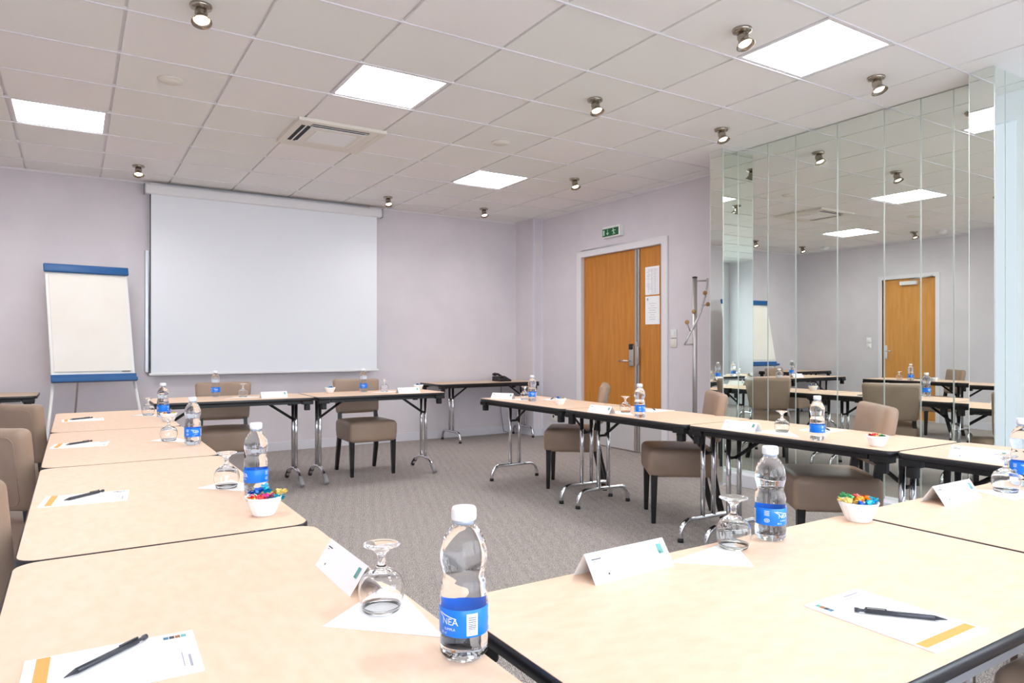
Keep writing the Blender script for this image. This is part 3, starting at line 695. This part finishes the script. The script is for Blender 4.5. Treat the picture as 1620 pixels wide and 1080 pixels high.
# ---------------------------------------------------------------- table-top items
def make_bottle():
    t = empty('water_bottle', (0, 0, 0))
    prof = [(0.001, 0.004), (0.012, 0.003), (0.022, 0.0), (0.029, 0.002), (0.0335, 0.010), (0.0338, 0.03), (0.0330, 0.036), (0.0338, 0.042), (0.0338, 0.085), (0.0325, 0.092),
            (0.0336, 0.098), (0.0325, 0.106), (0.0295, 0.118), (0.0288, 0.124), (0.0305, 0.134), (0.0330, 0.144), (0.0335, 0.152), (0.0322, 0.164), (0.0285, 0.178), (0.0215, 0.191), (0.0150, 0.199), (0.0132, 0.202), (0.0130, 0.212), (0.001, 0.212)]
    o = []
    for i in range(len(prof)-1):   # smooth the profile
        a, b = prof[i], prof[i+1]; o.append(a)
        if 0.1 < a[1] < 0.2: o.append(((a[0]+b[0])/2, (a[1]+b[1])/2))
    o.append(prof[-1])
    body = MB().lathe(o, 40, fn=lambda a, j: 1.0-0.05*(abs(math.sin(2.5*a)) if 1 < j < 4 else 0)).obj('bottle_body', 'water_bottle', t)
    MB().lathe([(0.0131, 0.200), (0.0155, 0.200), (0.0155, 0.208), (0.0131, 0.208)], 28).obj('neck_ring', 'neck_plastic', t)
    cap = MB().lathe([(0.0132, 0.205), (0.0172, 0.206), (0.0176, 0.209), (0.0174, 0.221), (0.0160, 0.2245), (0.001, 0.225)], 48, fn=lambda a, j: 1+(0.012 if 0 < j < 4 else 0)*math.cos(24*a)).obj('bottle_cap', 'cap_white', t)
    R = 0.03415
    lb = MB().lathe([(R, 0.040), (R+0.0003, 0.0405), (R+0.0003, 0.0795), (R, 0.080)], 48).obj('bottle_label', 'label_blue', t)
    R2 = R+0.0006
    def wrap(a0, z0):
        return lambda x, y: (R2*math.cos(a0+x/R2), R2*math.sin(a0+x/R2), z0+y)
    for a0 in (-0.95, 2.2):
        p = MB(); p.text('NEA', 0.0135, wrap(a0, 0.058)); p.text('SUMPLA', 0.005, wrap(a0, 0.050)); p.text('50 cl', 0.0055, wrap(a0-0.3, 0.0435))
        for s0, s1, zz in ((-0.62, -0.3, 0.0), (-0.5, 0.3, 0.0),):
            pts = [(a0+s0+(s1-s0)*k/10, 0.0725-0.006*(k/10)+zz) for k in range(11)]
            for k in range(10):
                (u, v), (u2, v2) = pts[k], pts[k+1]
                p.add([(R2*math.cos(u), R2*math.sin(u), v), (R2*math.cos(u2), R2*math.sin(u2), v2), (R2*math.cos(u2), R2*math.sin(u2), v2+0.0012), (R2*math.cos(u), R2*math.sin(u), v+0.0014)], [(0, 1, 2, 3)])
        p.obj('label_lettering', 'label_white', lb, merge=False)
    # small print block with an oval emblem
    for a0 in (-2.0, 1.1):
        p = MB()
        for k in range(6):
            wv = 0.012-0.002*(k % 2)
            n = 4; q = [(a0+(-wv+2*wv*i/n)/R2/2, 0.074-k*0.0022) for i in range(n+1)]
            for i in range(n): p.add([(R2*math.cos(q[i][0]), R2*math.sin(q[i][0]), q[i][1]), (R2*math.cos(q[i+1][0]), R2*math.sin(q[i+1][0]), q[i][1]), (R2*math.cos(q[i+1][0]), R2*math.sin(q[i+1][0]), q[i][1]+0.0009), (R2*math.cos(q[i][0]), R2*math.sin(q[i][0]), q[i][1]+0.0009)], [(0, 1, 2, 3)])
        for rr in (0.006, 0.003):
            n = 20
            for i in range(n):
                f = lambda ang, r_: (R2*math.cos(a0+r_*math.cos(ang)/R2), R2*math.sin(a0+r_*math.cos(ang)/R2), 0.052+0.8*r_*math.sin(ang))
                u, v = 2*PI*i/n, 2*PI*(i+1)/n
                p.add([f(u, rr), f(v, rr), f(v, rr-0.0012), f(u, rr-0.0012)], [(0, 1, 2, 3)])
        p.obj('label_small_print', 'label_white', lb, merge=False)
    # barcode
    a0 = 0.0; p = MB(); n = 6; wv = 0.0125
    q = [a0+(-wv+2*wv*i/n)/R2/2*1.0 for i in range(n+1)]
    def strip(z0, z1, lo, hi, rr, mb):
        for i in range(n):
            u, v = lo+(hi-lo)*i/n, lo+(hi-lo)*(i+1)/n
            mb.add([(rr*math.cos(u), rr*math.sin(u), z0), (rr*math.cos(v), rr*math.sin(v), z0), (rr*math.cos(v), rr*math.sin(v), z1), (rr*math.cos(u), rr*math.sin(u), z1)], [(0, 1, 2, 3)])
    strip(0.043, 0.075, q[0]-0.05, q[-1]+0.05, R2, p); bc = p.obj('barcode', 'paper', lb)
    p = MB(); rr = random.Random(2); z = 0.046
    while z < 0.0725:
        h_ = rr.choice((0.0006, 0.0012, 0.0016)); strip(z, z+h_, q[0]+0.02, q[-1]-0.02, R2+0.0004, p); z += h_+rr.choice((0.001, 0.0016))
    p.obj('barcode_bars', 'label_grey', bc, merge=False)
    return t
bt = make_bottle(); bt.scale = (1.03, 1.03, 0.957); BG = 'water bottles on the tables'
BT = [(0.478, 0.892, TZ, -1.72, 'largest water bottle, nearest to the camera on the corner of the left front table'),
      (1.368, 1.05, TZ, -3.80, 'water bottle on the right front table beside the upside-down glass'),
      (0.465, 2.197, TZ, 1.2, 'water bottle behind the full sweets bowl on the second left table'),
      (0.453, 3.441, TZ, -0.35, 'water bottle on the third left table'),
      (0.468, 4.848, TZ, 1.3, 'water bottle on the farthest left table beside a small bowl'),
      (0.993, 6.217, BZ, 2.5, 'water bottle before the left chair under the projector screen'),
      (2.238, 6.118, BZ, 2.2, 'water bottle before the right chair under the projector screen'),
      (3.196, 4.774, RZ, -0.98, 'water bottle at the far end of the right table row'),
      (3.054, 3.329, RZ, 2.9, 'water bottle in front of the narrow door leaf on the right row'),
      (3.055, 2.075, RZ, 0.2, 'water bottle on the right row in front of the mirror panels'),
      (2.578, 1.02, TZ, 1.8, 'water bottle cut by the right picture edge')]
for i, (x, y, z, a, l) in enumerate(BT):
    if i == 0: bt.location = (x, y, z); bt.rotation_euler = (0, 0, a-0.0); tag(bt, l, 'bottle', BG)
    else: dup(bt, (x, y, z), a, l, 'bottle', BG)

def make_glass():
    t = empty('wine_glass', (0, 0, 0))
    out = [(0.0305, 0.0), (0.0345, 0.010), (0.0378, 0.024), (0.0385, 0.034), (0.0370, 0.045), (0.0315, 0.056), (0.0215, 0.064), (0.0105, 0.070), (0.0062, 0.077), (0.0062, 0.086), (0.0085, 0.094), (0.016, 0.1015), (0.026, 0.106), (0.0305, 0.108)]
    inn = [(0.0293, 0.0), (0.0333, 0.010), (0.0367, 0.024), (0.0374, 0.034), (0.0359, 0.0445), (0.0304, 0.0545), (0.020, 0.0615), (0.008, 0.0645), (0.0005, 0.065)]
    prof = [(0.0005, 0.1075), (0.014, 0.1085), (0.027, 0.1098), (0.0308, 0.1100), (0.0312, 0.109)]+out[::-1]+[(0.0299, -0.0)]+inn
    MB().lathe(prof, 48).obj('glass_body', 'glass', t)
    return t
gl = make_glass(); GG = 'upside-down wine glasses on napkins'
GT = [(0.44, 1.116, TZ, 'upside-down wine glass nearest to the camera, left of the largest bottle'),
      (1.236, 1.045, TZ, 'upside-down wine glass on the right front table'),
      (0.405, 2.333, TZ, 'upside-down wine glass on the second left table'),
      (0.375, 3.634, TZ, 'upside-down wine glass on the third left table'),
      (0.40, 5.03, TZ, 'upside-down wine glass on the farthest left table'),
      (1.175, 6.04, BZ, 'upside-down wine glass before the left chair under the projector screen'),
      (2.42, 6.06, BZ, 'upside-down wine glass before the right chair under the projector screen'),
      (3.233, 4.944, RZ, 'upside-down wine glass at the far end of the right table row'),
      (3.19, 3.62, RZ, 'upside-down wine glass on the right row before the double door'),
      (3.17, 2.36, RZ, 'upside-down wine glass on the right row in front of the mirrors'),
      (2.413, 1.0, TZ, 'upside-down wine glass near the right picture edge')]
for i, (x, y, z, l) in enumerate(GT):
    if i == 0: gl.location = (x, y, z+0.0028); tag(gl, l, 'glass', GG)
    else: dup(gl, (x, y, z+0.0028), i*0.7, l, 'glass', GG)
where = ['nearest to the camera on the left front table', 'on the right front table', 'on the second left table', 'on the third left table', 'on the farthest left table',
         'on the table left under the projector screen', 'on the table right under the projector screen', 'at the far end of the right row', 'on the right row before the double door', 'on the right row before the mirrors', 'near the right picture edge']
TR = [[(0.335, 1.10), (0.475, 1.215), (0.50, 1.16), (0.478, 0.962)], [(1.04, 1.045), (1.275, 1.085), (1.163, 0.933)], [(0.325, 2.375), (0.44, 2.46), (0.49, 2.27), (0.44, 2.255)],
      [(0.30, 3.67), (0.41, 3.78), (0.45, 3.53)], [(0.30, 5.06), (0.42, 5.16), (0.45, 4.93)], [(1.03, 5.99), (1.30, 5.93), (1.23, 6.13)],
      [(2.26, 6.0), (2.55, 5.93), (2.46, 6.15)], [(3.12, 5.03), (3.30, 5.06), (3.22, 4.83)], [(3.05, 3.75), (3.28, 3.70), (3.11, 3.45)], [(3.05, 2.48), (3.28, 2.42), (3.06, 2.18)], [(2.30, 0.93), (2.36, 1.07), (2.53, 0.94)]]
for i, tri in enumerate(TR):
    z = GT[i][2]; cx = sum(p[0] for p in tri)/len(tri); cy = sum(p[1] for p in tri)/len(tri)
    q = [(x-cx, y-cy) for x, y in tri]
    b = MB(); b.prism(q, 0.0003, 0.0013); b.prism([(x*0.96+0.002, y*0.96-0.002) for x, y in q], 0.0013, 0.0024)
    o = b.obj('paper_napkin', 'napkin'); o.location = (cx, cy, z); tag(o, 'white paper napkin under the glass '+where[i], 'napkin', 'white napkins under the glasses')

def make_bowl():
    prof = [(0.001, 0.0), (0.027, 0.0), (0.030, 0.003), (0.036, 0.018), (0.043, 0.035), (0.0485, 0.050), (0.0475, 0.0505), (0.0415, 0.036), (0.034, 0.019), (0.027, 0.006), (0.001, 0.005)]
    return MB().lathe(prof, 64, fn=lambda a, j: 1+(0.018 if 1 < j < 8 else 0)*math.cos(16*a)).obj('sweets_bowl', 'porcelain')
bw = make_bowl()
BW = [(0.425, 1.915, TZ, 'white fluted bowl heaped with colourful sweets on the second left table'), (1.70, 1.038, TZ, 'white fluted bowl of sweets at the far right corner of the right front table'),
      (0.47, 4.56, TZ, 'white bowl with orange sweets on the farthest left table'), (1.944, 6.17, BZ, 'white bowl with blue sweets left of the right bottle under the screen'),
      (2.80, 6.15, BZ, 'white bowl with blue sweets at the right end of the back tables'), (3.188, 4.375, RZ, 'white bowl near the far end of the right table row'), (3.094, 1.80, RZ, 'white bowl with orange sweets on the right row before the mirrors')]
for i, (x, y, z, l) in enumerate(BW):
    o = bw if i == 0 else bw.copy()
    if i: COL.objects.link(o)
    o.location = (x, y, z); tag(o, l, 'bowl', 'white sweets bowls')
def candy_mesh(seed):
    rr = random.Random(seed); b = MB()
    b.lathe([(0.001, -0.012), (0.006, -0.0105), (0.0088, -0.005), (0.0092, 0.0), (0.0088, 0.005), (0.006, 0.0105), (0.001, 0.012)], 9, fn=lambda a, j: 1+0.16*math.sin(3*a+2*j)); b.smooth = [False]*len(b.f)
    for s in (-1, 1):
        vs = [(0, 0, s*0.011)]; n = 12
        for k in range(n+1):
            a = 2*PI*k/n; r = 0.0115*(1+0.25*rr.uniform(-1, 1)); vs.append((r*math.cos(a), 0.55*r*math.sin(a), s*(0.022+0.0035*(-1)**k)))
        b.add(vs, [(0, k, k+1) for k in range(1, n+1)]); b.add([(p[0]*0.9, p[1]*0.9, p[2]-s*0.0006) for p in vs], [(0, k+1, k) for k in range(1, n+1)])
    return b
CN = {}
for k, c in enumerate(['blue', 'cyan', 'gold', 'orange', 'pink', 'red', 'green', 'teal']):
    CN[c] = candy_mesh(k).obj('wrapped_sweet', 'candy_'+c, merge=False)
used = set()
def candy(c, loc, rot, lab, grp):
    o = CN[c] if c not in used else CN[c].copy()
    if c in used: COL.objects.link(o)
    used.add(c); o.location = loc; o.rotation_euler = rot; tag(o, lab, 'sweet', grp)
def fill(i, items, name):
    x, y, z, _ = BW[i]; rr = random.Random(i)
    for k, (c, dx, dy, dz, lab) in enumerate(items):
        candy(c, (x+dx, y+dy, z+dz), (PI/2+rr.uniform(-0.25, 0.25), rr.uniform(-0.2, 0.2), rr.uniform(0, PI)), lab, name)
fill(0, [('orange', -0.022, -0.012, 0.043, 'orange wrapped sweet at the left of the heaped bowl'), ('pink', 0.0, -0.014, 0.050, 'pink wrapped sweet at the front of the heaped bowl'),
         ('gold', 0.016, -0.006, 0.052, 'pale gold wrapped sweet on top of the heaped bowl'), ('teal', 0.024, -0.02, 0.047, 'teal wrapped sweet at the right of the heaped bowl'),
         ('blue', -0.012, 0.012, 0.062, 'deep blue wrapped sweet on top of the heaped bowl'), ('cyan', 0.008, 0.012, 0.066, 'light blue wrapped sweet on top of the heaped bowl'),
         ('red', -0.014, -0.018, 0.048, 'red wrapped sweet at the front left of the heaped bowl'), ('gold', 0.040, 0.006, 0.055, 'gold wrapped sweet poking over the right rim of the heaped bowl'),
         ('green', 0.0, 0.028, 0.045, 'green wrapped sweet at the back of the heaped bowl')], 'sweets heaped in the bowl on the second left table')
fill(1, [('blue', -0.014, -0.014, 0.045, 'deep blue wrapped sweet in the bowl on the right front table'), ('orange', 0.0, -0.004, 0.055, 'orange wrapped sweet in the bowl on the right front table'),
         ('gold', -0.028, 0.01, 0.052, 'gold wrapped sweet at the left rim of the bowl on the right front table'), ('cyan', 0.02, -0.018, 0.046, 'light blue wrapped sweet in front in the bowl on the right front table'),
         ('teal', 0.034, -0.008, 0.052, 'teal wrapped sweet at the right rim of the bowl on the right front table'), ('red', 0.012, 0.014, 0.056, 'red wrapped sweet in the bowl on the right front table'),
         ('green', -0.006, 0.02, 0.056, 'green wrapped sweet at the back of the bowl on the right front table')], 'sweets in the bowl on the right front table')
def small(i, cols, wh):
    its = []
    pos = [(-0.016, -0.008, 0.044), (0.016, -0.004, 0.046), (0.0, 0.014, 0.05), (0.004, -0.016, 0.048)]
    for k, c in enumerate(cols): its.append((c, *pos[k], c+' wrapped sweet in the bowl '+wh))
    fill(i, its, 'sweets in the bowl '+wh)
small(2, ['orange', 'gold', 'blue'], 'on the farthest left table')
small(3, ['teal', 'blue', 'cyan'], 'left of the right bottle under the screen')
small(4, ['teal', 'cyan', 'blue'], 'at the right end of the back tables')
small(5, ['green', 'gold', 'blue'], 'near the far end of the right row')
small(6, ['orange', 'gold', 'red', 'green'], 'on the right row before the mirrors')

# name cards (folded tents)
def make_card():
    t = empty('name_card', (0, 0, 0)); h, w_, L2 = 0.05, 0.034, 0.105; th = 0.0006
    b = MB()
    for s in (-1, 1):
        b.add([(-L2, s*w_, 0), (L2, s*w_, 0), (L2, 0, h), (-L2, 0, h), (-L2, s*(w_-th*1.5), 0), (L2, s*(w_-th*1.5), 0), (L2, 0, h-th*2), (-L2, 0, h-th*2)],
              [(0, 1, 2, 3), (4, 7, 6, 5), (0, 4, 5, 1), (0, 3, 7, 4), (1, 5, 6, 2)])
    b.obj('card', 'paper', t)
    sl = math.hypot(h, w_)
    def face(s):
        def f(u, v):  # u along, v up the slope
            k = v/sl; return (-s*u if s > 0 else u, s*(w_*(1-k)+0.0007), h*k+0.0005)
        return f
    for s in (-1, 1):
        f = face(s); p = MB()
        def q(u0, u1, v0, v1): p.add([f(u0, v0), f(u1, v0), f(u1, v1), f(u0, v1)], [(0, 1, 2, 3)])
        q(-0.094, -0.070, 0.0455, 0.0475); q(-0.092, -0.084, 0.0415, 0.0425); q(-0.066, -0.062, 0.013, 0.017)
        p.obj('card_text', 'ink', t)
        p = MB(); q(0.078, 0.092, 0.030, 0.050); q(0.079, 0.086, 0.030, 0.036); p.obj('card_logo', 'teal_print', t)
    return t
nc = make_card(); NG = 'folded white name cards'
NC = [(0.449, 1.31, TZ, PI/2+0.0, 'folded white name card on the left front table behind the nearest glass'), (0.928, 1.055, TZ, 0.03, 'folded white name card at the far edge of the right front table'),
      (2.16, 1.035, TZ, 0.0, 'folded white name card near the right picture edge, front table'), (1.38, 5.86, BZ, 0.03, 'folded white name card on the left back table under the screen'),
      (2.54, 5.80, BZ, 0.03, 'folded white name card on the right back table under the screen'), (3.13, 5.13, RZ, PI/2+0.5, 'folded white name card at the far end of the right row'),
      (3.045, 3.70, RZ, PI/2+0.08, 'folded white name card on the right row before the double door'), (3.055, 2.53, RZ, PI/2+0.05, 'folded white name card on the right row before the mirrors'), (3.065, 1.36, RZ, PI/2+0.05, 'folded white name card on the nearest table of the right row')]
for i, (x, y, z, a, l) in enumerate(NC):
    a = a if abs(a) < 1 else a-PI
    if i == 0: nc.location = (x, y, z+0.0002); nc.rotation_euler = (0, 0, PI/2); tag(nc, l, 'name card', NG)
    else: dup(nc, (x, y, z+0.0002), a, l, 'name card', NG)

# writing pads and pencils
def make_pad():
    t = empty('writing_pad', (0, 0, 0)); L2, w_ = 0.108, 0.077
    MB().box(-L2, L2, -w_, w_, 0.0003, 0.0028).obj('paper_sheets', 'paper', t)
    st = MB()
    for k in range(4): st.box(-L2+0.014+k*0.0042, -L2+0.0175+k*0.0042, -w_+0.006, w_-0.002, 0.0028, 0.0031)
    st.box(-L2+0.014, -L2+0.031, -w_+0.006, w_-0.002, 0.00278, 0.00295); st.obj('orange_stripe', 'orange_print', t)
    for k, m in enumerate(('blue_print', 'ink', 'brown_print', 'teal_print')):
        x0 = L2-0.042+k*0.008
        MB().box(x0, x0+0.0072, w_-0.022, w_-0.012, 0.0028, 0.0031).obj('logo_square', m, t)
    MB().box(L2-0.015, L2-0.0115, -w_*0.75, -w_*0.2, 0.0028, 0.0030).box(L2-0.023, L2-0.0215, -w_*0.7, -w_*0.05, 0.0028, 0.0030).obj('printed_lines', 'faint_ink', t)
    return t
pd = make_pad(); PG = 'white writing pads with orange stripe'
PD = [(0.046, 1.118, TZ, -0.03, 'white writing pad with orange stripe nearest to the camera at lower left'), (1.138, 0.637, TZ, PI/2, 'white writing pad with orange stripe on the right front table'),
      (0.028, 2.385, TZ, -0.1, 'white writing pad with orange stripe on the second left table'), (0.023, 3.685, TZ, -0.12, 'white writing pad with orange stripe on the third left table'),
      (0.042, 4.92, TZ, 0.0, 'white writing pad with orange stripe on the farthest left table'), (3.46, 4.83, RZ, PI+0.1, 'white writing pad at the far end of the right row'),
      (3.47, 3.62, RZ, PI, 'white writing pad on the right row before the double door'), (3.44, 2.30, RZ, PI+0.1, 'white writing pad on the right row in front of the mirrors')]
for i, (x, y, z, a, l) in enumerate(PD):
    if i == 0: pd.location = (x, y, z); pd.rotation_euler = (0, 0, a); tag(pd, l, 'writing pad', PG)
    else: dup(pd, (x, y, z), a, l, 'writing pad', PG)
def make_pen():
    t = empty('mechanical_pencil', (0, 0, 0)); r = 0.0042
    MB().tube([(-0.05, 0, r), (0.052, 0, r)], r, 8).obj('barrel', 'pen_plastic', t)
    MB().tube([(0.052, 0, r), (0.066, 0, r*0.8), (0.070, 0, r*0.7)], [r*0.95, r*0.35, r*0.15], 8).obj('tip', 'pen_plastic', t)
    MB().tube([(-0.050, 0, r), (-0.052, 0, r), (-0.058, 0, r), (-0.060, 0, r), (-0.066, 0, r)], [r*0.95, r*0.6, r*0.65, r*0.95, r*0.95], 10).obj('push_button', 'pen_plastic', t)
    MB().box(-0.05, -0.018, -0.0012, 0.0012, 2*r+0.0008, 2*r+0.0018).box(-0.05, -0.047, -0.0012, 0.0012, 2*r-0.001, 2*r+0.001).box(-0.02, -0.018, -0.0012, 0.0012, 2*r-0.001, 2*r+0.001).obj('clip', 'pen_plastic', t)
    return t
pn = make_pen(); PNG = 'dark mechanical pencils on the pads'
def pen_at(a, b): return ((a[0]+b[0])/2, (a[1]+b[1])/2, math.atan2(b[1]-a[1], b[0]-a[0]))
PN = [((0.096, 1.192), (-0.013, 1.100), TZ, 'dark mechanical pencil across the writing pad at lower left'), ((1.097, 0.687), (1.194, 0.573), TZ, 'dark mechanical pencil on the pad of the right front table'),
      ((0.085, 2.465), (-0.034, 2.357), TZ, 'dark mechanical pencil on the pad of the second left table'), ((0.072, 3.775), (-0.036, 3.68), TZ, 'dark mechanical pencil on the pad of the third left table'),
      ((0.092, 4.992), (-0.023, 4.93), TZ, 'dark mechanical pencil on the pad of the farthest left table'), ((3.50, 4.90), (3.40, 4.80), RZ, 'dark mechanical pencil on the pad at the far end of the right row'),
      ((3.52, 3.70), (3.44, 3.59), RZ, 'dark mechanical pencil on the pad before the double door'), ((3.50, 2.34), (3.41, 2.24), RZ, 'dark mechanical pencil on the pad in front of the mirrors')]
for i, (a, b, z, l) in enumerate(PN):
    x, y, an = pen_at(a, b)
    if i == 0: pn.location = (x, y, z+0.0034); pn.rotation_euler = (0, 0, an); tag(pn, l, 'pencil', PNG)
    else: dup(pn, (x, y, z+0.0034), an, l, 'pencil', PNG)

# telephone on the side table
ph = empty('telephone', (4.62, 7.6, 0.715), 0.0); tag(ph, 'black desk telephone on the corner side table', 'telephone')
b = MB(); prof = [(-0.1, 0.0), (0.1, 0.0), (0.1, 0.06), (0.06, 0.065), (-0.1, 0.022)]
b.prism([(y, z) for y, z in prof], -0.085, 0.085, fn=lambda a, c, d: (d, a, c)); b.obj('phone_base', 'black_plastic', ph, bevel=0.006)
hs = MB().rbox(0.05, 0.06, 0.035, 0.015, (-0.055, -0.08, 0.055), k=3, m=2).rbox(0.05, 0.06, 0.035, 0.015, (-0.055, 0.085, 0.085), k=3, m=2)
hs.tube([(-0.055, -0.08, 0.065), (-0.055, 0.0, 0.09), (-0.055, 0.085, 0.095)], 0.014, 10); hs.obj('handset', 'black_plastic', ph)
k_ = MB()
for i in range(3):
    for j in range(4): k_.box(0.0+i*0.022, 0.014+i*0.022, -0.07+j*0.025, -0.055+j*0.025, 0.032+j*0.0065, 0.042+j*0.0065)
k_.obj('keypad', 'ink', ph)
MB().tube([(0.08, 0.1, 0.01), (0.13, 0.2, 0.008), (0.17, 0.285, 0.006), (0.175, 0.302, -0.02), (0.17, 0.305, -0.4), (0.2, 0.28, -0.68), (0.3, 0.25, -0.711)], 0.0035, 6).obj('phone_cord', 'black_plastic', ph)
